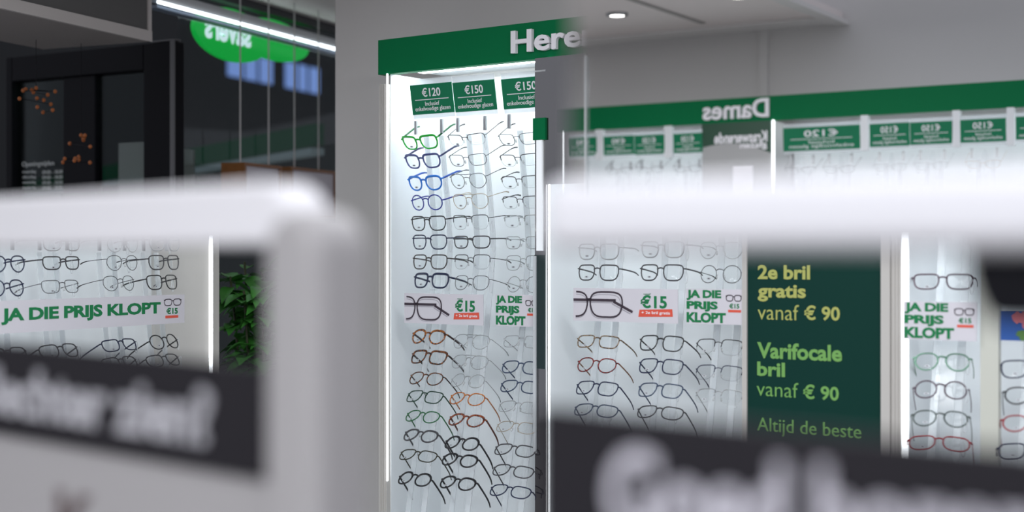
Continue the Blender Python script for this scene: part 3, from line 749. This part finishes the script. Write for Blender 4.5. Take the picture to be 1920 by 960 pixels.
# black entrance door standing open
PDr = Plane(Vector(((335-960)/F*5.1, 5.1)), R(-30)); 
d0, d1 = U(PDr,22), U(PDr,335); zd = PDr.at(335,78)[1]
dr = thing('door_1', None, None, PDr, (d0, 0, 0), kind='structure')
df = MB(); df.box(d0, U(PDr,34), -.03, .03, 0, zd); df.box(U(PDr,280), d1, -.03, .03, 0, zd); df.box(U(PDr,34), U(PDr,280), -.03, .03, PDr.at(200,140)[1], zd); df.box(U(PDr,34), U(PDr,280), -.03, .03, 0, .25)
df.box(U(PDr,126), U(PDr,186), -.02, .02, .25, PDr.at(200,140)[1])
bevel(part('door_frame', df, BLACK, dr), .004, 2)
dg = part('door_glass', MB().box(U(PDr,34), U(PDr,280), -.004, .004, .25, PDr.at(200,140)[1]), clear('door glass',(.7,.74,.74),.004,.01,fres=.05), dr)
eg = MB().box(d1-.008, d1+.012, -.036, -.030, 0, zd+.004); eg.box(d1-.10, d1+.012, -.032, .0, zd, zd+.006)
part('door_seal', eg, mat('grey seal',(0.10,.10,.105),.5), dr)
WT = mat('window film text', (0.45,.47,.46), .6)
a,b_,c_,d_ = PDr.rect(42,302,102,314,.01); part('door_lettering', text_mb('Openingstijden', (a,b_,c_,d_), -.012, .001), WT, dr)
for k,(dn,tm_) in enumerate((('maandag','09:00 - 18:00'),('dinsdag','09:00 - 18:00'),('woensdag','09:00 - 18:00'),('donderdag','09:00 - 18:00'))):
    y = 319+k*10
    for st_, xa, xb in ((dn, 43, 68), (tm_, 80, 118)):
        a,b_,c_,d_ = PDr.rect(xa,y,xb,y+7,.01); part('door_lettering', text_mb(st_, (a,b_,c_,d_), -.012, .001), WT, dr)
FILM = clear('frosted film', (.5,.56,.55), .02, .3, white=.25, wcol=(.40,.45,.43))
a,b_,c_,d_ = PDr.rect(222,267,279,420,.012); part('frosted_film', MB().box(a,b_,-.012,-.006,c_,d_), FILM, dr)
a,b_,c_,d_ = PW.rect(339,280,365,420,.01); solo('window_film', MB().box(a,b_,-.012,-.002,c_,d_), FILM, PW, (a,-.012,c_), 'frosted grey film strip on the window right beside the black door', 'window film')

# air curtain above the door
PC = Plane(Vector(((280-960)/F*4.78, 4.78)), math.atan2(.922,.388))
c0, c1_ = U(PC,-160), U(PC,280); zc = PC.at(280,79)[1]
ac = thing('air_curtain', 'long grey air curtain box mounted above the black door', 'air curtain', PC, (c0, 0, zc))
bevel(part('casing', MB().box(c0, c1_, .0, .45, zc, zc+.26), mat('casing grey',(0.34,.31,.30),.5), ac), .006, 2)
part('grille', MB().box(c0+.02, c1_-.018, -.004, 0, zc+.038, zc+.25), mat('grille grey',(0.14,.138,.136),.6,spec=.1), ac)
rl = MB(); rl.box(c0, c1_, -.012, 0, zc, zc+.036); rl.box(c1_-.016, c1_, -.010, 0, zc, zc+.26)
part('front_trim', rl, mat('casing trim',(0.60,.56,.54),.5), ac)

# string lights outside the door
OR = mat('warm bulb', s2l(150,82,34), .4, emit=.05)
def string_light(px0, px1, py0, py1, n, lab, dist):
    P = []
    for i in range(n):
        px = px0+(px1-px0)*random.random(); py = py0+(py1-py0)*random.random(); t = dist+random.random()*.12
        P.append(((px-960)/F*t, t, EYE+(480-py)/F*t))
    P.sort(key=lambda p: p[2])
    P.append((P[-1][0], P[-1][1], 2.275))
    r = thing('string_light', lab, 'string lights', W0, P[0], 'warm string lights by the door')
    part('cable', MB().tube(P, .001, .001, 4), BLACK, r)
    bl = MB()
    for p in P[:-1]:
        bb = MB().lathe([(.001,p[2]-.007),(.005,p[2]-.005),(.007,p[2]),(.005,p[2]+.005),(.001,p[2]+.007)], p[:2], 8); bl.add(bb.v, bb.f)
    part('bulb', bl, OR, r, True, kind='stuff')
string_light(115, 172, 248, 305, 16, 'cluster of warm orange bulbs hanging before the middle of the black door', 4.75)
string_light(34, 110, 160, 212, 14, 'scatter of dim orange bulbs hanging before the far pane of the black door', 4.62)

# ------------------------------------------------------------------ Dames wall, seen in the mirror
zq0, zq1 = PD.at(1440, 226)[1], PD.at(1440, 180)[1]
e0, e1 = U(PD,2250), U(PD,1040)
hd = thing('header_sign', 'long green header with raised white letters Dames, reversed in the mirror', 'header sign', PD, ((e0+e1)/2, .1, zq0))
part('header_board', MB().box(e0, e1, 0, .03, zq0, zq1), GREEN, hd)
a,b_,c_,d_ = PD.rect(1316,184,1440,222,.02); zm0, zm1 = PD.at(1440,219,.02)[1], PD.at(1440,183,.02)[1]
part('header_lettering', text_mb('Dames', (a,b_,zm0,zm1), -.014, .012, .022), TXT, hd)
for (xa, xb, lab) in ((1053,1315,'lit cabinet under the €90 and €120 cards in the mirror, before the Kraswerende panel'),
                      (1449,2200,'lit cabinet under the €150 cards in the mirror, past the Kraswerende panel')):
    a, b_ = U(PD,xb), U(PD,xa)
    r = cabinet(PD, a, b_, zq0, lab, left_post=0, led_right=True, led_w=.008, val=VALDIM, zled0=1.0)
    if xa == 1053:
        ud = PD.at(1097, 200, .30)[0]
        part('glass_divider', MB().box(ud-.003, ud+.003, -.295, -.265, 0, PD.at(1097,105,.30)[1]), ACRYL, r)
        part('divider_edge', MB().box(ud-.003, ud+.003, -.302, -.295, 0, PD.at(1097,105,.30)[1]), WHITE, r)
GD = 'price cards in the Dames cabinets'
for (x0,y0,x1,y1,pr,lab) in (
  (1064,258,1118,292,'€90','green €90 price card at the blurred mirror edge'),
  (1131,255,1188,290,'€90','green €90 price card joined to a €120 card in the mirror'),
  (1189,253,1245,289,'€120','green €120 price card joined to the €90 card in the mirror'),
  (1262,250,1316,286,'€120','green €120 price card beside the dark Kraswerende panel in the mirror'),
  (1468,237,1612,281,'€120','extra wide green €120 price card past the Kraswerende panel in the mirror'),
  (1630,231,1705,274,'€150','green €150 price card right next to the wide €120 card in the mirror'),
  (1706,228,1785,270,'€150','green €150 price card, second after the wide €120 card in the mirror'),
  (1800,223,1886,266,'€150','green €150 price card, third after the wide €120 card in the mirror'),
  (1904,217,1990,260,'€150','green €150 price card cut by the photo edge in the mirror')):
    price_card(PD, x0, y0, x1, y1, pr, lab, GD, .01, pitch=R(4))
GW = 'white dividers between the Dames price cards'
for i,(xx,lab) in enumerate(((1124,'between the two €90 cards'),(1253,'between the two narrow €120 cards'),(1621,'after the wide €120 card'),(1793,'before the third €150 card'),(1895,'after the third €150 card'))):
    a, b_ = U(PD,xx+7), U(PD,xx-7); za = PD.at(xx, 300-(xx-1124)*.035)[1]
    solo('divider_strip', MB().box(a, b_, -.005, .02, za, zq0), WHITE, PD, (a,0,za), 'white hanging divider strip '+lab+' in the mirror', 'divider', GW)
kp0, kp1 = U(PD,1446), U(PD,1316)
kp = thing('lens_poster', 'dark green Kraswerende glazen poster with grey lower half, seen in the mirror', 'poster', PD, ((kp0+kp1)/2, 0, .3))
zk = PD.at(1380, 283)[1]
part('poster_sheet', MB().box(kp0, kp1, .0, .26, .3, zq0), mat('poster grey',(0.42,.42,.42),.4), kp)
g = [(kp0,zq0),(kp1,zq0)]
n = 14
for i in range(n+1):
    t = i/n; g.append((kp1+(kp0-kp1)*t, zk+.02-.035*t+.03*math.sin(math.pi*t)))
part('green_field', MB().prism(g[::-1], -.002, 0), mat('poster dark green', s2l(16,70,46), .4), kp)
a,b_,c_,d_ = PD.rect(1340,247,1439,268); part('poster_lettering', text_mb('Kraswerende', (a,b_,c_,d_), -.004, .002, .03), TXT, kp)
a,b_,c_,d_ = PD.rect(1388,265,1439,281); part('poster_lettering', text_mb('glazen', (a,b_,c_,d_), -.004, .002, .03), TXT, kp)
part('white_shape', MB().box(U(PD,1412), U(PD,1375), -.004, -.001, .9, PD.at(1390,312)[1]), TXT, kp)
GDM = 'eyeglasses on the Dames rods'
for (xc, y, c, s_, rm, wh) in ((1160,322,'graphite','rect','half','under the joined €90 card'),(1217,320,'graphite','rect','half','under the €120 card next to €90'),(1288,318,'gunmetal','rect','thin','under the €120 card by Kraswerende panel'),
     (1500,322,'graphite','rect','half','under the wide €120 card near the light strip'),(1572,320,'gunmetal','rect','thin','under the far end of wide €120 card'),(1668,316,'silver','rect','thin','under the first €150 card'),(1745,313,'silver','rect','thin','under the second €150 card'),(1843,310,'pale gold','rect','thin','under the third €150 card')):
    w_ = 30
    rr, u, z, o_ = eyeglasses(PD, xc-w_, xc+w_, y, c, s_, rm, '%s %s eyeglasses %s in the mirror' % (RIMW[rm], c, wh), GDM, OUTD, lens_print=False)
    rod_column(PD, u, [z], OUTD, .7, 1.93, 'clear display rod %s in the mirror' % wh, 'display rods on the Dames wall')

# ------------------------------------------------------------------ near things: gate and mirror stand
GATEW = mat('gate rail lit white',(0.69,.675,.70),.5,spec=.2); STANDW = mat('stand rail white',(0.64,.63,.66),.5,spec=.2); GATEG = mat('gate upright grey',(0.345,.33,.335),.5,spec=.2)  # rail paler than upright: ceiling light on the rail put into its colour
a0 = PG.at(472, 690)[1]; a1 = PG.at(472, 905)[1]
ga = thing('security_gate', 'grey gate with brightly lit rail and dark lettered panel, blurred close to the camera', 'security gate', PG, (-.3, .025, 0))
uq0, uq1 = U(PG,488), U(PG,590)
zt_ = PG.at(540, 392)[1]; wq = uq1-uq0; n = 14
prof = [(uq0,0),(uq1,0)]+[(uq1-wq/2+wq/2*math.cos(math.pi*i/n), zt_-wq/2+wq/2*math.sin(math.pi*i/n)) for i in range(n+1)]
bevel(part('upright', MB().prism(prof, 0, .055), GATEG, ga), .012, 4)
zr1, zr0 = PG.at(400, 348, -.03)[1], PG.at(400, 462, -.03)[1]
g0, g1 = U(PG,-500,-.03), U(PG,572,-.03)
hh = (zr1-zr0)
pr = [(g0,zr0),(g1,zr0)]+[(g1-hh*.9+hh*.9*math.sin(math.pi/2*i/10), zr0+hh*.1+hh*.9*math.cos(math.pi/2*i/10)) for i in range(10,-1,-1)]+[(g0,zr1)]
bevel(part('top_rail', MB().prism(pr, .02, .06), GATEW, ga), .012, 4)
part('sign_panel', MB().box(g0, U(PG,473), .012, .022, a1, a0), DARKSIGN, ga)
part('lower_panel', MB().box(g0, uq0+.004, .016, .04, .05, a1), GATEG, ga)
zl0, zl1 = PG.at(390, 838, -.01)[1], PG.at(390, 728, -.01)[1]
part('sign_lettering', text_mb('Slechter zien?', (U(PG,-45,-.01), U(PG,392,-.01), zl0, zl1), .0105, .0015, .03), mat('gate lettering',(0.42,.41,.44),.5), ga)
zl0, zl1 = PG.at(180, 1060, -.012)[1], PG.at(180, 935, -.012)[1]
part('panel_lettering', text_mb('Kom', (U(PG,100,-.012), U(PG,330,-.012), zl0, zl1), .0145, .0015, .02), mat('panel lettering',(0.10,.07,.07),.5), ga)

ms = thing('mirror_stand', 'near blurred stand with white rail, dark lettered sign and a frameless mirror', 'mirror stand', PM, (.2, .02, 0))
mu0, mu1 = U(PM,1072), .62
mz0 = PM.at(1400, 400)[1]
part('mirror_glass', MB().box(mu0, mu1, 0, .004, mz0, 1.98), MIRROR, ms)
ru0 = U(PM,1008,.02); rz1, rz0 = PM.at(1500, 324, .02)[1], PM.at(1500, 472, .02)[1]
bevel(part('rail', MB().box(ru0, .64, -.02, .03, rz0, rz1), STANDW, ms), .012, 4)
part('post', MB().box(.42, .62, .0, .05, 0, rz0), GATEG, ms)
bk = []
bu0 = U(PM,1812); bw = U(PM,1880)-bu0; bu1 = .42; bz = PM.at(1890,622)[1]
bk = [(bu0,rz0+.004)]
for i in range(1, 9):
    q = math.pi/2*i/8; bk.append((bu0+bw*(1-math.cos(q)), rz0+.004-(rz0-bz)*math.sin(q)))
bk += [(bu1,bz),(bu1,rz0+.004)]
part('shaded_corner', MB().prism(bk, -.005, .03), BLACK, ms)  # black stands in for shade under the rail's rounded corner
zs0 = PM.at(1016, 762)[1]; su0 = U(PM,1016); su1 = .60; zs1 = PM.at(1920, 846)[1]; uE = U(PM,1920)
sl = (zs1-zs0)/(uE-su0)
part('sign_panel', MB().prism([(su0,.25),(su1,.25),(su1,zs0+sl*(su1-su0)),(su0,zs0)], -.004, .006), DARKSIGN, ms)
zx1 = PM.at(1200, 838)[1]; zx0 = PM.at(1200, 1010)[1]
part('sign_lettering', text_mb('Goed horen', (U(PM,1145), U(PM,1960), zx0, zx1), -.006, .0015, .03), mat('stand lettering',(0.46,.44,.49),.5), ms)

for o in bpy.data.objects:
    if '_o' in o: del o['_o']
